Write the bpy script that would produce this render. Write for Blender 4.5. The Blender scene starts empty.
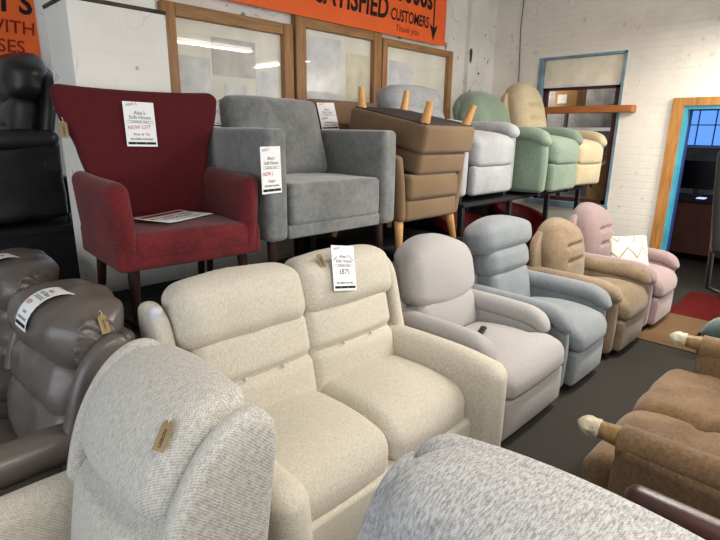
import bpy, bmesh, math, random
from mathutils import Vector, Matrix, noise
random.seed(7)
C = bpy.context.scene.collection
PI = math.pi
R = math.radians

# ------------------------------------------------------------------ materials
def lin(c):
    return tuple(((v/255)/12.92 if v/255 <= .04045 else ((v/255+.055)/1.055)**2.4) for v in c) + (1,)

class NT:
    def __init__(s, name):
        s.m = bpy.data.materials.new(name); s.m.use_nodes = True
        s.t = s.m.node_tree; s.n = s.t.nodes; s.b = s.n['Principled BSDF']
    def add(s, typ, **kw):
        n = s.n.new(typ)
        for k, v in kw.items(): setattr(n, k, v)
        return n
    def link(s, a, b): s.t.links.new(a, b)
    def coord(s, scale=(1,1,1), which='Object', rot=(0,0,0)):
        tc = s.add('ShaderNodeTexCoord'); mp = s.add('ShaderNodeMapping')
        mp.inputs['Scale'].default_value = scale; mp.inputs['Rotation'].default_value = rot
        s.link(tc.outputs[which], mp.inputs['Vector']); return mp.outputs['Vector']
    def noise(s, vec, scale, detail=3, rough=.55, dist=0):
        n = s.add('ShaderNodeTexNoise'); n.inputs['Scale'].default_value = scale
        n.inputs['Detail'].default_value = detail; n.inputs['Roughness'].default_value = rough
        n.inputs['Distortion'].default_value = dist
        s.link(vec, n.inputs['Vector']); return n.outputs['Fac']
    def ramp(s, fac, stops):
        r = s.add('ShaderNodeValToRGB'); e = r.color_ramp.elements
        while len(e) > 1: e.remove(e[-1])
        for i, (p, c) in enumerate(stops):
            x = e[0] if i == 0 else e.new(p)
            x.position = p; x.color = c
        s.link(fac, r.inputs['Fac']); return r.outputs['Color']
    def mix(s, fac, a, b, mode='MIX'):
        m = s.add('ShaderNodeMix', data_type='RGBA', blend_type=mode)
        for sock, v in ((m.inputs[0], fac), (m.inputs[6], a), (m.inputs[7], b)):
            if isinstance(v, (int, float, tuple)): sock.default_value = v
            else: s.link(v, sock)
        return m.outputs[2]
    def math(s, op, a, b=0.0, c=None):
        m = s.add('ShaderNodeMath', operation=op)
        for i, v in enumerate((a, b) if c is None else (a, b, c)):
            if isinstance(v, (int, float)): m.inputs[i].default_value = v
            else: s.link(v, m.inputs[i])
        return m.outputs[0]
    def bump(s, h, strength, dist):
        b = s.add('ShaderNodeBump'); b.inputs['Strength'].default_value = strength
        b.inputs['Distance'].default_value = dist
        s.link(h, b.inputs['Height']); s.link(b.outputs['Normal'], s.b.inputs['Normal'])
    def set(s, col=None, rough=.9, sheen=0, spec=.3, metal=0):
        if col is not None:
            if isinstance(col, tuple): s.b.inputs['Base Color'].default_value = col
            else: s.link(col, s.b.inputs['Base Color'])
        s.b.inputs['Roughness'].default_value = rough
        s.b.inputs['Sheen Weight'].default_value = sheen
        s.b.inputs['Specular IOR Level'].default_value = spec
        s.b.inputs['Metallic'].default_value = metal
        return s.m

def weave(name, c1, c2, period=.009, strength=.5, sheen=.15, patch=.25, streak=None):
    """woven cloth: a regular over-and-under thread pattern broken up by slubs"""
    n = NT(name); o = n.coord()
    k = 2*PI/period
    tc = n.add('ShaderNodeTexCoord'); sp = n.add('ShaderNodeSeparateXYZ'); n.link(tc.outputs['Object'], sp.inputs[0])
    X, Y, Z = sp.outputs
    yz = n.math('ADD', Y, Z)
    wob = n.math('MULTIPLY', n.noise(o, 60, 2), period*1.2)
    u = n.math('ADD', n.math('ADD', X, n.math('MULTIPLY', yz, .12)), wob)
    v = n.math('ADD', n.math('SUBTRACT', yz, n.math('MULTIPLY', X, .12)), wob)
    h = n.math('MULTIPLY', n.math('SINE', n.math('MULTIPLY', u, k)), n.math('SINE', n.math('MULTIPLY', v, k)))
    sl = n.noise(n.coord(streak or (220, 70, 70)), 1, 3, .6)
    f = n.math('ADD', n.math('MULTIPLY_ADD', h, .13 if not streak else .06, .5), n.math('MULTIPLY_ADD', sl, .6 if not streak else .9, -.3 if not streak else -.45))
    col = n.ramp(f, [(.34, lin(c2)), (.62, lin(c1))])
    g = n.noise(o, 5, 4)
    col = n.mix(n.math('MULTIPLY', g, patch), col, lin(tuple(x*.85 for x in c1)))
    n.bump(f, strength, .003)
    return n.set(col, .95, sheen, .12)

def chenille(name, c1, c2, scale=55, big=3, sheen=.3, lo=.35, hi=.65):
    n = NT(name); v = n.coord()
    a = n.noise(v, scale, 4, .7); g = n.noise(v, big, 3, .5, .6)
    f = n.math('ADD', n.math('MULTIPLY', a, .5), n.math('MULTIPLY', g, .5))
    col = n.ramp(f, [(lo, lin(c2)), (hi, lin(c1))])
    n.bump(a, .35, .004)
    return n.set(col, .9, sheen, .15)

def leather(name, c1, c2, rough=.38, spec=.5):
    n = NT(name); v = n.coord()
    g = n.noise(v, 4, 4)
    col = n.ramp(g, [(.3, lin(c2)), (.7, lin(c1))])
    vo = n.add('ShaderNodeTexVoronoi', feature='DISTANCE_TO_EDGE'); vo.inputs['Scale'].default_value = 170
    n.link(v, vo.inputs['Vector'])
    crease = n.noise(n.coord((9, 9, 22)), 1, 5, .6, .4)
    h = n.math('ADD', n.math('MULTIPLY', vo.outputs['Distance'], .3), crease)
    n.bump(h, .28, .006)
    return n.set(col, rough, 0, spec)

def wood(name, c1, c2, axis=0, rough=.5, knots=True):
    n = NT(name); sc = [14, 14, 14]; sc[axis] = 1.3
    v = n.coord(tuple(sc))
    a = n.noise(v, 1.2, 5, .6, 1.2); b = n.noise(n.coord(tuple(x*4 for x in sc)), 1.5, 3)
    col = n.ramp(n.math('ADD', n.math('MULTIPLY', a, .75), n.math('MULTIPLY', b, .25)), [(.32, lin(c2)), (.62, lin(c1))])
    if knots:
        vo = n.add('ShaderNodeTexVoronoi'); vo.inputs['Scale'].default_value = 2.6
        n.link(n.coord(), vo.inputs['Vector'])
        k = n.ramp(vo.outputs['Distance'], [(.0, (1,1,1,1)), (.11, (0,0,0,1))])
        col = n.mix(k, col, lin(tuple(x*.45 for x in c2)))
    n.bump(b, .15, .002)
    return n.set(col, rough, 0, .4)

def plain(name, c, rough=.6, spec=.4, metal=0, var=.08, scale=6):
    n = NT(name); g = n.noise(n.coord(), scale, 4)
    col = n.ramp(g, [(.3, lin(tuple(x*(1-var*2) for x in c))), (.7, lin(c))])
    return n.set(col, rough, 0, spec, metal)

def emit(name, c, s):
    n = NT(name); n.set(lin(c), .5)
    n.b.inputs['Emission Color'].default_value = lin(c); n.b.inputs['Emission Strength'].default_value = s
    return n.m

def painted(name, c, dirt, brick=True, axis='x', spots=1.0, bs=(.225, .075)):
    n = NT(name)
    tc = n.add('ShaderNodeTexCoord'); sp = n.add('ShaderNodeSeparateXYZ'); cb = n.add('ShaderNodeCombineXYZ')
    n.link(tc.outputs['Object'], sp.inputs[0])
    n.link(sp.outputs['X' if axis == 'x' else 'Y'], cb.inputs[0]); n.link(sp.outputs['Z'], cb.inputs[1])
    v = cb.outputs[0]; o = tc.outputs['Object']
    br = n.add('ShaderNodeTexBrick'); br.inputs['Scale'].default_value = 1
    br.inputs['Brick Width'].default_value = bs[0]; br.inputs['Row Height'].default_value = bs[1]
    br.inputs['Mortar Size'].default_value = .006; br.inputs['Mortar Smooth'].default_value = .6
    n.link(v, br.inputs['Vector'])
    fine = n.noise(o, 18, 5, .65); big = n.noise(o, 1.6, 4, .6)
    col = n.ramp(big, [(.3, lin(tuple(x*.93 for x in c))), (.65, lin(c))])
    # hairline cracks and chips in the paint
    cr = n.add('ShaderNodeTexVoronoi', feature='DISTANCE_TO_EDGE'); cr.inputs['Scale'].default_value = 1.5
    dv = n.add('ShaderNodeVectorMath', operation='ADD')
    wn = n.add('ShaderNodeTexNoise'); wn.inputs['Scale'].default_value = 3; n.link(o, wn.inputs['Vector'])
    n.link(o, dv.inputs[0]); n.link(wn.outputs['Color'], dv.inputs[1]); n.link(dv.outputs[0], cr.inputs['Vector'])
    line = n.ramp(cr.outputs['Distance'], [(.0, (1,1,1,1)), (.012, (0,0,0,1))])
    msk = n.ramp(n.noise(o, 2.3, 2), [(.5, (0,0,0,1)), (.62, (1,1,1,1))])
    crack = n.math('MULTIPLY', line, msk)
    chip = n.ramp(n.noise(o, 9, 2, .4), [(.70, (0,0,0,1)), (.73, (1,1,1,1))])
    fac = n.math('MAXIMUM', n.math('MULTIPLY', crack, .55*spots), n.math('MULTIPLY', chip, .7*spots))
    smear = n.ramp(n.noise(n.coord((3, 3, 1.1)), 2, 5, .7), [(.55, (0,0,0,1)), (.8, (.5,.5,.5,1))])
    col = n.mix(n.math('MULTIPLY', smear, .5*spots), col, lin(tuple(x*.72 for x in c)))
    col = n.mix(fac, col, lin(dirt))
    h = n.math('ADD', n.math('MULTIPLY', br.outputs['Fac'], -1.0 if brick else -.35), n.math('MULTIPLY', fine, .35))
    n.bump(h, .4, .006)
    return n.set(col, .75, 0, .3)

def zigzag(name, c1, c2):
    n = NT(name); tc = n.add('ShaderNodeTexCoord'); sp = n.add('ShaderNodeSeparateXYZ')
    n.link(tc.outputs['Object'], sp.inputs[0])
    tri = n.math('PINGPONG', n.math('ADD', sp.outputs['X'], 5.0), .085)
    s = n.math('ADD', n.math('ADD', sp.outputs['Z'], 5.02), n.math('MULTIPLY', tri, 1.15))
    f = n.math('ABSOLUTE', n.math('SUBTRACT', n.math('FRACT', n.math('MULTIPLY', s, 6.4)), .5))
    k = n.ramp(f, [(.05, (1,1,1,1)), (.09, (0,0,0,1))])
    g = n.noise(n.coord(), 90, 3)
    col = n.mix(k, lin(c1), lin(c2)); n.bump(g, .3, .003)
    return n.set(col, .95, .1, .1)

def glass(name, rough=0.02):
    n = NT(name); t = n.add('ShaderNodeBsdfTransparent'); g = n.add('ShaderNodeBsdfGlossy'); g.inputs['Roughness'].default_value = rough
    lw = n.add('ShaderNodeLayerWeight'); lw.inputs['Blend'].default_value = .5
    fac = n.math('MULTIPLY_ADD', n.math('POWER', lw.outputs['Facing'], 4), .6, .035)
    mx = n.add('ShaderNodeMixShader'); n.link(fac, mx.inputs[0]); n.link(t.outputs[0], mx.inputs[1]); n.link(g.outputs[0], mx.inputs[2])
    n.link(mx.outputs[0], n.n['Material Output'].inputs['Surface']); return n.m

M = dict(
 cream=weave('cream_tweed', (208,200,184), (172,162,144), .010, .4, patch=.2),
 creamgrey=weave('oatmeal_tweed', (206,201,192), (150,144,134), .009, .5, patch=.15),
 stripe=weave('grey_slub', (188,186,183), (124,123,122), .007, .6, patch=.1, streak=(280, 70, 70)),
 softgrey=weave('dove_grey_fabric', (174,169,166), (152,147,144), .006, .25),
 blue=chenille('blue_grey_chenille', (134,138,140), (110,115,118), 70, 3, .25),
 tan=chenille('tan_chenille', (150,130,105), (112,93,70), 60, 4, .2),
 pink=chenille('dusty_pink_velour', (158,136,133), (138,116,113), 50, 3, .3),
 brown=chenille('brown_chenille', (132,106,78), (88,68,48), 70, 3.5, .15),
 velvet=chenille('grey_velvet', (122,122,119), (84,85,83), 30, 5, .45, .30, .62),
 ribbed=chenille('caramel_wool', (122,98,72), (106,84,60), 140, 3, .15),
 silver=chenille('silver_chenille', (166,166,166), (134,134,134), 60, 4, .3),
 green=chenille('sage_velour', (124,138,120), (98,114,96), 60, 3, .3),
 yellow=chenille('straw_velour', (196,182,150), (172,155,122), 60, 3, .25),
 teal=chenille('teal_grey_velour', (104,116,112), (78,90,88), 60, 3, .2),
 red=chenille('burgundy_velvet', (112,36,38), (70,22,25), 60, 6, .12, .32, .66),
 reddark=weave('burgundy_cloth', (88,30,34), (68,22,26), .005, .25, .03, patch=.1),
 leather=leather('taupe_leather', (104,95,88), (82,75,70), .3),
 black=leather('black_leather', (34,33,34), (20,19,20), .42),
 burg=leather('burgundy_leather', (70,30,28), (40,20,20), .35),
 redseat=leather('red_vinyl', (150,30,28), (110,20,20), .4),
 pine=wood('pine_wood', (172,128,80), (126,86,48), 0), pinev=wood('pine_wood_upright', (172,126,78), (122,82,46), 2),
 beech=wood('beech_wood', (208,158,96), (180,126,70), 2, .4, False), darkwood=wood('dark_wood', (58,34,26), (34,20,16), 2, .4, False),
 plank=wood('orange_plank', (178,108,50), (134,72,30), 1, .5),
 mapleend=wood('show_wood', (146,120,78), (112,88,52), 1, .35, False),
 jamb=wood('honey_wood', (190,136,70), (146,94,42), 2, .5),
 dark=plain('dark_board', (38,36,38), .8, .2), steel=plain('black_steel', (24,24,26), .45, .5),
 paper=plain('white_paper', (236,234,232), .7, .3, var=.02), ink=plain('black_ink', (40,38,42), .7, .2), redink=plain('red_ink', (190,60,70), .7, .2),
 kraft=plain('kraft_card', (158,134,96), .8, .2), cord=plain('white_string', (220,215,200), .8),
 orange=plain('orange_banner_vinyl', (252,108,46), .55, .3, var=.02), paint=plain('black_paint', (26,16,16), .6, .3), rustpaint=plain('dark_red_paint', (150,40,16), .6, .3),
 ceilingw=plain('white_ceiling', (226,222,214), .9, .2), blind=plain('cream_blind', (236,226,204), .8, .2, var=.05),
 bluepaint=plain('pale_blue_paint', (128,158,176), .6, .4, var=.12), cyan=plain('bright_blue_paint', (70,170,196), .45, .5), navy=plain('navy_paint', (40,60,120), .45, .5),
 oxblood=plain('oxblood_paint', (84,46,40), .6, .3), board=plain('cream_board', (246,242,226), .8, .2, var=.06, scale=2),
 card=plain('cardboard', (176,134,84), .85, .2), darkstone=plain('dark_stone', (92,80,70), .9, .1, var=.25), grey=plain('grey_sheet', (112,112,114), .7, .3, var=.15),
 plastic=plain('clear_wrap', (206,196,168), .18, .8, var=.06, scale=40), screen=plain('black_screen', (10,10,12), .2, .6),
 whitecase=plain('white_plastic', (230,230,230), .4, .5), patch=plain('white_lining', (204,204,206), .8),
 lining=chenille('black_lining', (78,68,64), (54,48,46), 120, 4, 0),
 zig=zigzag('cream_zigzag', (232,222,200), (150,138,120)),
 glass=glass('window_glass'),
 tube=emit('lamp_tube', (255,250,238), 9), bluewin=emit('blue_dayglass', (96,150,236), 1.25), phone=emit('lit_phone', (190,205,250), 1.2),
)
n = NT('dark_carpet'); v = n.coord(); g = n.noise(v, 160, 3, .7)
col = n.ramp(g, [(.35, lin((40,38,36))), (.7, lin((72,68,63)))]); n.bump(g, .5, .004); M['carpet'] = n.set(col, .98, 0, .05)
n = NT('brown_mat_pile'); v = n.coord(); g = n.noise(v, 140, 3, .7)
col = n.ramp(g, [(.35, lin((88,68,48))), (.7, lin((118,94,68)))]); n.bump(g, .5, .004); M['mat'] = n.set(col, .98, 0, .05)
n = NT('red_carpet_pile'); v = n.coord(); g = n.noise(v, 140, 3, .7)
col = n.ramp(g, [(.35, lin((70,20,18))), (.7, lin((100,30,27)))]); n.bump(g, .5, .004); M['redcarpet'] = n.set(col, .98, 0, .05)
M['wallb'] = painted('white_block_paint', (234,230,221), (70,62,56), False, 'x', 1.0, (.45, .22))
M['wallr'] = painted('white_brick_paint', (238,231,217), (96,86,74), True, 'y', .3)
M['pillar'] = painted('white_pillar_paint', (224,220,212), (110,100,90), False, 'x', .8, (.6, .3))
M['plaster'] = plain('pale_plaster', (206,204,198), .9, .2)

# ------------------------------------------------------------------ mesh helpers
def axis_coords(h, r, n, m):
    i = h - r
    lo = [-(i) - math.tan(R(45)*k/m)*r for k in range(m, 0, -1)]
    mid = [-i + 2*i*k/n for k in range(n+1)] if i > 1e-6 else [0.0]
    return lo + mid + [-x for x in reversed(lo)]

def rb(bm, size, r, c=(0,0,0), n=(4,4,4), puff=(0,0,0), fn=None, rot=None, m=3, wr=0.0, ws=9.0):
    """rounded, puffed, deformed block"""
    h = [s/2 for s in size]; r = min(r, min(h)*.999)
    ax = [axis_coords(h[k], r, n[k], m) for k in range(3)]
    cache = {}
    seed = Vector((random.random()*50, random.random()*50, random.random()*50))
    def vert(p):
        key = tuple(round(x, 5) for x in p)
        if key in cache: return cache[key]
        q = Vector([max(-(h[k]-r), min(h[k]-r, p[k])) for k in range(3)])
        d = Vector(p) - q
        if d.length > 1e-9: d = d.normalized()*r
        w = q + d
        u = [max(-1, min(1, w[k]/h[k])) for k in range(3)]
        o = Vector(w)
        for k in range(3):
            a, b = (k+1) % 3, (k+2) % 3
            o[k] += puff[k]*u[k]*(1-u[a]**2)*(1-u[b]**2)
        if wr:
            nv = noise.noise(Vector(o)*ws + seed)
            o += d.normalized()*wr*nv if d.length > 1e-9 else Vector((0,0,0))
        if fn: o = fn(o)
        if rot is not None: o = rot @ o
        o = o + Vector(c)
        cache[key] = bm.verts.new(o); return cache[key]
    for k in range(3):
        a, b = (k+1) % 3, (k+2) % 3
        for s in (-1, 1):
            for i in range(len(ax[a])-1):
                for j in range(len(ax[b])-1):
                    q = []
                    for ii, jj in ((i,j),(i+1,j),(i+1,j+1),(i,j+1)):
                        p = [0,0,0]; p[k] = s*h[k]; p[a] = ax[a][ii]; p[b] = ax[b][jj]; q.append(vert(p))
                    if s < 0: q.reverse()
                    if len(set(q)) == 4:
                        try: bm.faces.new(q)
                        except ValueError: pass

def box(bm, lo, hi, rot=None, c=(0,0,0)):
    vs = []
    for x in (lo[0], hi[0]):
        for y in (lo[1], hi[1]):
            for z in (lo[2], hi[2]):
                p = Vector((x,y,z))
                if rot is not None: p = rot @ p
                vs.append(bm.verts.new(p + Vector(c)))
    for f in ((0,1,3,2),(4,6,7,5),(0,4,5,1),(2,3,7,6),(0,2,6,4),(1,5,7,3)): bm.faces.new([vs[i] for i in f])

def slab(bm, pts, t, axis, off=0, bev=.01, seg=3, fn=None):
    """outline polygon (2D) given thickness along axis, with rounded rim"""
    t2 = bmesh.new()
    def P(a, b, d):
        return {0: (d, a, b), 1: (a, d, b), 2: (a, b, d)}[axis]
    vs = [t2.verts.new(P(a, b, -t/2)) for a, b in pts]
    f = t2.faces.new(vs)
    ex = bmesh.ops.extrude_face_region(t2, geom=[f])
    for v in ex['geom']:
        if isinstance(v, bmesh.types.BMVert): v.co[axis] += t
    bmesh.ops.recalc_face_normals(t2, faces=t2.faces)
    es = [e for e in t2.edges if abs(e.verts[0].co[axis]-e.verts[1].co[axis]) < 1e-6]
    if bev: bmesh.ops.bevel(t2, geom=es, offset=bev, segments=seg, profile=.5, affect='EDGES')
    for v in t2.verts: v.co[axis] += off
    if fn:
        for v in t2.verts: v.co = fn(v.co)
    me = bpy.data.meshes.new('t'); t2.to_mesh(me); t2.free(); bm.from_mesh(me); bpy.data.meshes.remove(me)

def tube(bm, pts, r, seg=8, r1=None, closed=False):
    pts = [Vector(p) for p in pts]; rings = []
    N = len(pts)
    for i, p in enumerate(pts):
        if closed: d = pts[(i+1) % N]-pts[i-1]
        else: d = pts[min(i+1, N-1)]-pts[max(i-1, 0)]
        d.normalize(); a = d.orthogonal() if abs(d.z) > .9 else d.cross(Vector((0,0,1))); a.normalize(); b = d.cross(a)
        rr = r if r1 is None else r+(r1-r)*i/(N-1)
        rings.append([bm.verts.new(p+(a*math.cos(2*PI*k/seg)+b*math.sin(2*PI*k/seg))*rr) for k in range(seg)])
    for i in range(N if closed else N-1):
        A, B = rings[i], rings[(i+1) % N]
        for k in range(seg): bm.faces.new((A[k], A[(k+1) % seg], B[(k+1) % seg], B[k]))
    if not closed:
        bm.faces.new(list(reversed(rings[0]))); bm.faces.new(rings[-1])

def lathe(bm, prof, c=(0,0,0), seg=24):
    rings = []
    for r, z in prof: rings.append([bm.verts.new((c[0]+r*math.cos(2*PI*k/seg), c[1]+r*math.sin(2*PI*k/seg), c[2]+z)) for k in range(seg)])
    for A, B in zip(rings, rings[1:]):
        for k in range(seg): bm.faces.new((A[k], A[(k+1) % seg], B[(k+1) % seg], B[k]))
    bm.faces.new(list(reversed(rings[0]))); bm.faces.new(rings[-1])

def smooth_pts(ctrl, k=6, closed=True):
    out = []; N = len(ctrl)
    for i in range(N if closed else N-1):
        p = [Vector(ctrl[(i+d) % N] if closed else ctrl[max(0, min(N-1, i+d))]) for d in (-1, 0, 1, 2)]
        for j in range(k):
            t = j/k
            q = .5*((2*p[1])+(-p[0]+p[2])*t+(2*p[0]-5*p[1]+4*p[2]-p[3])*t*t+(-p[0]+3*p[1]-3*p[2]+p[3])*t**3)
            out.append(tuple(q))
    return out

def obj(name, bm, mat, parent=None, smooth=True, mats=None):
    if isinstance(bm, bmesh.types.BMesh):
        bmesh.ops.recalc_face_normals(bm, faces=bm.faces)
        me = bpy.data.meshes.new(name); bm.to_mesh(me); bm.free()
    else: me = bm
    me.materials.clear(); me.materials.append(mat)
    if smooth:
        for p in me.polygons: p.use_smooth = True
        me.set_sharp_from_angle(angle=R(50))
    o = bpy.data.objects.new(name, me); C.objects.link(o)
    if parent: o.parent = parent
    return o

def mk(f, *a, **k):
    bm = bmesh.new(); f(bm, *a, **k); return bm

def thing(name, label, cat, loc=(0,0,0), rz=0, group=None):
    o = bpy.data.objects.new(name, None); C.objects.link(o); o.empty_display_size = .1
    o.location = loc; o.rotation_euler = (0, 0, R(rz)); return tag(o, label, cat, group)
def tag(o, label, cat, group=None):
    o['label'] = label; o['category'] = cat
    if group: o['group'] = group
    return o
def struct(name, bm, mat, parent=None, smooth=False):
    o = obj(name, bm, mat, parent, smooth)
    if not parent: o['kind'] = 'structure'
    return o

# ------------------------------------------------------------------ upholstery
def tilt(yb, zb, t): return Matrix.Translation((0, yb, zb)) @ Matrix.Rotation(-R(t), 4, 'X')

def pillow(t, mat, T, x0, x1, z0, z1, th, puff=.03, r=.06, arch=0.0, nar=0.0, grooves=(), name='back_cushion', wr=0.0, yoff=0.0, n=None, top=0.0, roll=0.0, bow=0.0):
    """cushion of a backrest: stands in the tilted frame T, its front face at local y=0"""
    W, H = x1-x0, z1-z0; hx, hz = W/2, H/2; cx, cz = (x0+x1)/2, (z0+z1)/2
    def fn(p):
        x, y, z = p; u, w = x/hx, z/hz
        up = max(0, w)
        if arch: z -= arch*u*u*max(0, w)
        if nar: x *= 1 - nar*up**2
        if bow: z -= bow*u*u*max(0, -w)        # curved lower seam
        if y < 0:
            for gz, dep, wd, xh in grooves:
                k = math.exp(-((z+cz-gz)/wd)**2)
                e = 1 if abs(x) < xh else math.exp(-((abs(x)-xh)/.03)**2)
                y += dep*k*e
        y -= top*up*up if y < 0 else 0
        if roll: y += roll*up**3
        return Vector((x, y, z))
    bm = bmesh.new()
    rb(bm, (W, th, H), r, (cx, th/2+yoff, cz), n or (14, 3, 22), (puff*.3, puff, puff*.3), fn, None, 3, wr)
    bm.transform(T)
    return obj(name, bm, mat, t)

def arm(t, mat, s, xo, aw, y0, y1, z0, z1, r=.05, flare=0.02, droop=.02, rise=0.0, pad=False, name='arm', wr=0):
    """one armrest; s=-1 left, +1 right; xo = outer x (positive)"""
    zt = z1-.05 if pad else z1
    H, L = zt-z0, y1-y0
    def fn(p):
        x, y, z = p; w = max(0, z/(H/2)); v = y/(L/2)
        x += s*flare*w**2
        z += (-droop*max(0, -v)**3 + rise*max(0, v)**2)*max(0, w)
        return Vector((x, y, z))
    cx = s*(xo-aw/2-flare)
    bm = mk(rb, (aw*(.86 if pad else 1), L, H), r*(.6 if pad else 1), (cx, (y0+y1)/2, (z0+zt)/2), (3, 10, 8), (0, .01, .012), fn, None, 4, wr)
    a = obj(name, bm, mat, t)
    if pad:     # rolled pad along the top that turns down over the front
        def pf(p):
            v = p.y/(L/2)
            k = max(0, -v-.62)/.38
            return Vector((p.x, p.y+.02*k*max(0,-p.z/.06), p.z-droop*1.2*k*k+rise*max(0, v)**2+.012*(1-v*v)))
        pb = mk(rb, (aw+.02, L+.03, .125), .058, (cx+s*flare*.8, (y0+y1)/2-.012, z1-.0625), (3, 16, 2), (0, .008, .006), pf, None, 4, wr)
        obj('arm_pad', pb, mat, a)
    return a

def feet(t, W, D, mat, h=.05, r=.022):
    for sx in (-1, 1):
        for sy in (-1, 1):
            obj('foot', mk(lathe, [(r*.8, 0), (r, h*.3), (r, h)], (sx*(W/2-.09), sy*(D/2-.12), 0), 12), mat, t)

def recliner(name, label, cat, loc, rz, W, D, mat, arm_w=.15, arm_h=.64, seat_z=.47, back='grey', H=1.08, tl=12, flare=.02, fd=.03, outer=None,
             sd=.56, seatfront=0.0, wings=False, arm_mat=None, tz=.14, droop=.04, foot=.05, wr=0.0, split=True, arm_front=0.0, tee=0.0, bt=.21):
    t = thing(name, label, cat, loc, rz); om = outer or mat; am = arm_mat or mat
    sw = W-2*arm_w; f = -D/2; b = D/2; z0 = foot
    feet(t, W, D, M['steel'], foot+.02)
    obj('base', mk(rb, (sw+.03, D-.16, seat_z-tz-z0-.005), .02, (0, .04, (seat_z-tz+z0)/2), (2,2,2)), om, t)
    if split:
        obj('footrest', mk(rb, ((sw-.012)*(1+tee), .075, seat_z-tz-z0-.02), .03, (0, f+.06-seatfront, (seat_z-tz+z0)/2-.005), (6,1,6), (0, .02, 0), None, None, 3, wr), mat, t)
    # seat with a rolled front edge
    L = sd+seatfront
    def sf(p):
        y = p.y/(L/2); z = p.z
        z += .025*(1-y*y) - .03*max(0, -y)**4 - .012*max(0, y)
        k = 1+tee*min(1, max(0, (-p.y-L/2+.20)/.05))
        return Vector((p.x*k, p.y, z))
    obj('seat', mk(rb, (sw-.006, L, tz+.03), .065, (0, f-seatfront+.005+L/2, seat_z-tz/2), (10,24 if tee else 10,2), (0, .012, .02), sf, None, 4, wr), mat, t)
    for s in (-1, 1):
        arm(t, am, s, W/2, arm_w-.01, f+.07-arm_front, b-.12, z0, arm_h, min(.065, arm_w*.45), flare, droop, .02, True, wr=wr)
    yb, zb = f+sd-.02, seat_z-.04
    T = tilt(yb, zb, tl); h = (H-zb)/math.cos(R(tl)); bw = sw/2+.0
    bk = W/2-.03
    if back == 'dome':      # broad arched head cushion over a lower cushion with a curved seam
        pillow(t, mat, T, -bw-.03, bw+.03, 0, h*.48, .19, .03, .06, bow=0, arch=.07, wr=wr, name='lumbar_cushion')
        pillow(t, mat, T, -bk+.035, bk-.035, h*.30, h, .19, .045, .07, arch=.08, nar=.14, bow=-.09, top=.02, roll=.07, wr=wr, name='head_cushion', yoff=-.012)
    elif back == 'three':
        pillow(t, mat, T, -bw, bw, 0, h*.44, .19, .03, .05, wr=wr, name='lumbar_cushion')
        pillow(t, mat, T, -bw-.02, bw+.02, h*.40, h*.69, .20, .035, .07, wr=wr, name='middle_cushion', yoff=-.012)
        pillow(t, mat, T, -bk+.02, bk-.02, h*.64, h, .23, .03, .085, arch=.055, nar=.12, roll=.04, wr=wr, name='head_cushion', yoff=-.03)
    elif back == 'tuck':
        pillow(t, mat, T, -bw, bw, 0, h, bt, .045, .09, arch=.085, nar=.16, grooves=((h*.62, .04, .022, bw*.42), (h*.40, .035, .022, bw*.42)), roll=.05, wr=wr, n=(16,3,36))
    elif back == 'plain':
        pillow(t, mat, T, -bk+.01, bk-.01, 0, h, .24, .07, .11, arch=.14, nar=.22, roll=.07, wr=wr)
    elif back == 'wide':
        pillow(t, mat, T, -bw-.08, bw+.08, 0, h*.62, .2, .04, .07, name='lumbar_cushion')
        pillow(t, mat, T, -bk+.03, bk-.03, h*.50, h, .24, .04, .10, arch=.03, nar=.06, roll=.05, yoff=-.03, name='head_cushion')
    elif back == 'head':
        pillow(t, mat, T, -bw, bw, 0, h*.60, .17, .05, .06, wr=wr, name='lumbar_cushion', grooves=((h*.3, .02, .03, bw*.7),))
        pillow(t, mat, T, -bk+.05, bk-.05, h*.54, h, .22, .05, .10, arch=.06, nar=.15, bow=-.03, roll=.05, wr=wr, name='head_cushion', yoff=-.05)
    # outer shell of the back
    def sh(p):
        w = max(0, p.z/(h/2)); u = p.x/bk
        return Vector((p.x*(1-.22*w**3), p.y, p.z-.1*u*u*w))
    bm = mk(rb, (2*bk, .07, h*1.0), .03, (0, .19, h*.45), (8,1,10), (0,.02,0), sh); bm.transform(T)
    obj('back_panel', bm, om, t)
    return t

def place(o, **k): return o
RX = Matrix.Rotation

# ------------------------------------------------------------------ the room
def wallbox(name, lo, hi, mat): return struct(name, mk(box, lo, hi), mat)
XW, YW, ZC = 6.4, 3.85, 3.5
wallbox('floor', (-3.2,-4.2,-.1), (10.2,5.1,0), M['carpet'])
wallbox('ceiling', (-3.2,-4.2,ZC), (10.2,5.1,ZC+.1), M['ceilingw'])
wallbox('wall_back', (1.36,YW,0), (6.7,YW+.2,ZC), M['wallb'])
wallbox('wall_alcove', (-3.2,4.88,0), (1.6,5.08,ZC), M['wallb'])
# left wall with shop window opening
def wall_with_hole(name, plane, at, t, a0, a1, h0, h1, holes, mat):
    """plane 'x': wall at x=at..at+t spanning y a0..a1; holes (a,b,z0,z1) sorted"""
    bm = bmesh.new()
    def bb(a, b, z, zz):
        if b-a > 1e-4 and zz-z > 1e-4:
            if plane == 'x': box(bm, (at,a,z), (at+t,b,zz))
            else: box(bm, (a,at,z), (b,at+t,zz))
    cur = a0
    for (a, b, z, zz) in holes:
        bb(cur, a, h0, h1); bb(a, b, h0, z); bb(a, b, zz, h1); cur = b
    bb(cur, a1, h0, h1)
    return struct(name, bm, mat)
wall_with_hole('wall_left', 'x', -3.2, .2, -4.2, 5.08, 0, ZC, [(-2.6, 2.9, .7, 2.9)], M['plaster'])
wall_with_hole('wall_front', 'y', -4.2, .2, -3.2, 6.7, 0, ZC, [(.4, 5.6, .6, 2.8)], M['plaster'])
wall_with_hole('wall_right', 'x', XW, .18, -4.2, 4.05, 0, ZC, [(.62, 1.53, 0, 2.02), (2.17, 3.2, .85, 2.62)], M['wallr'])

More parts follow.
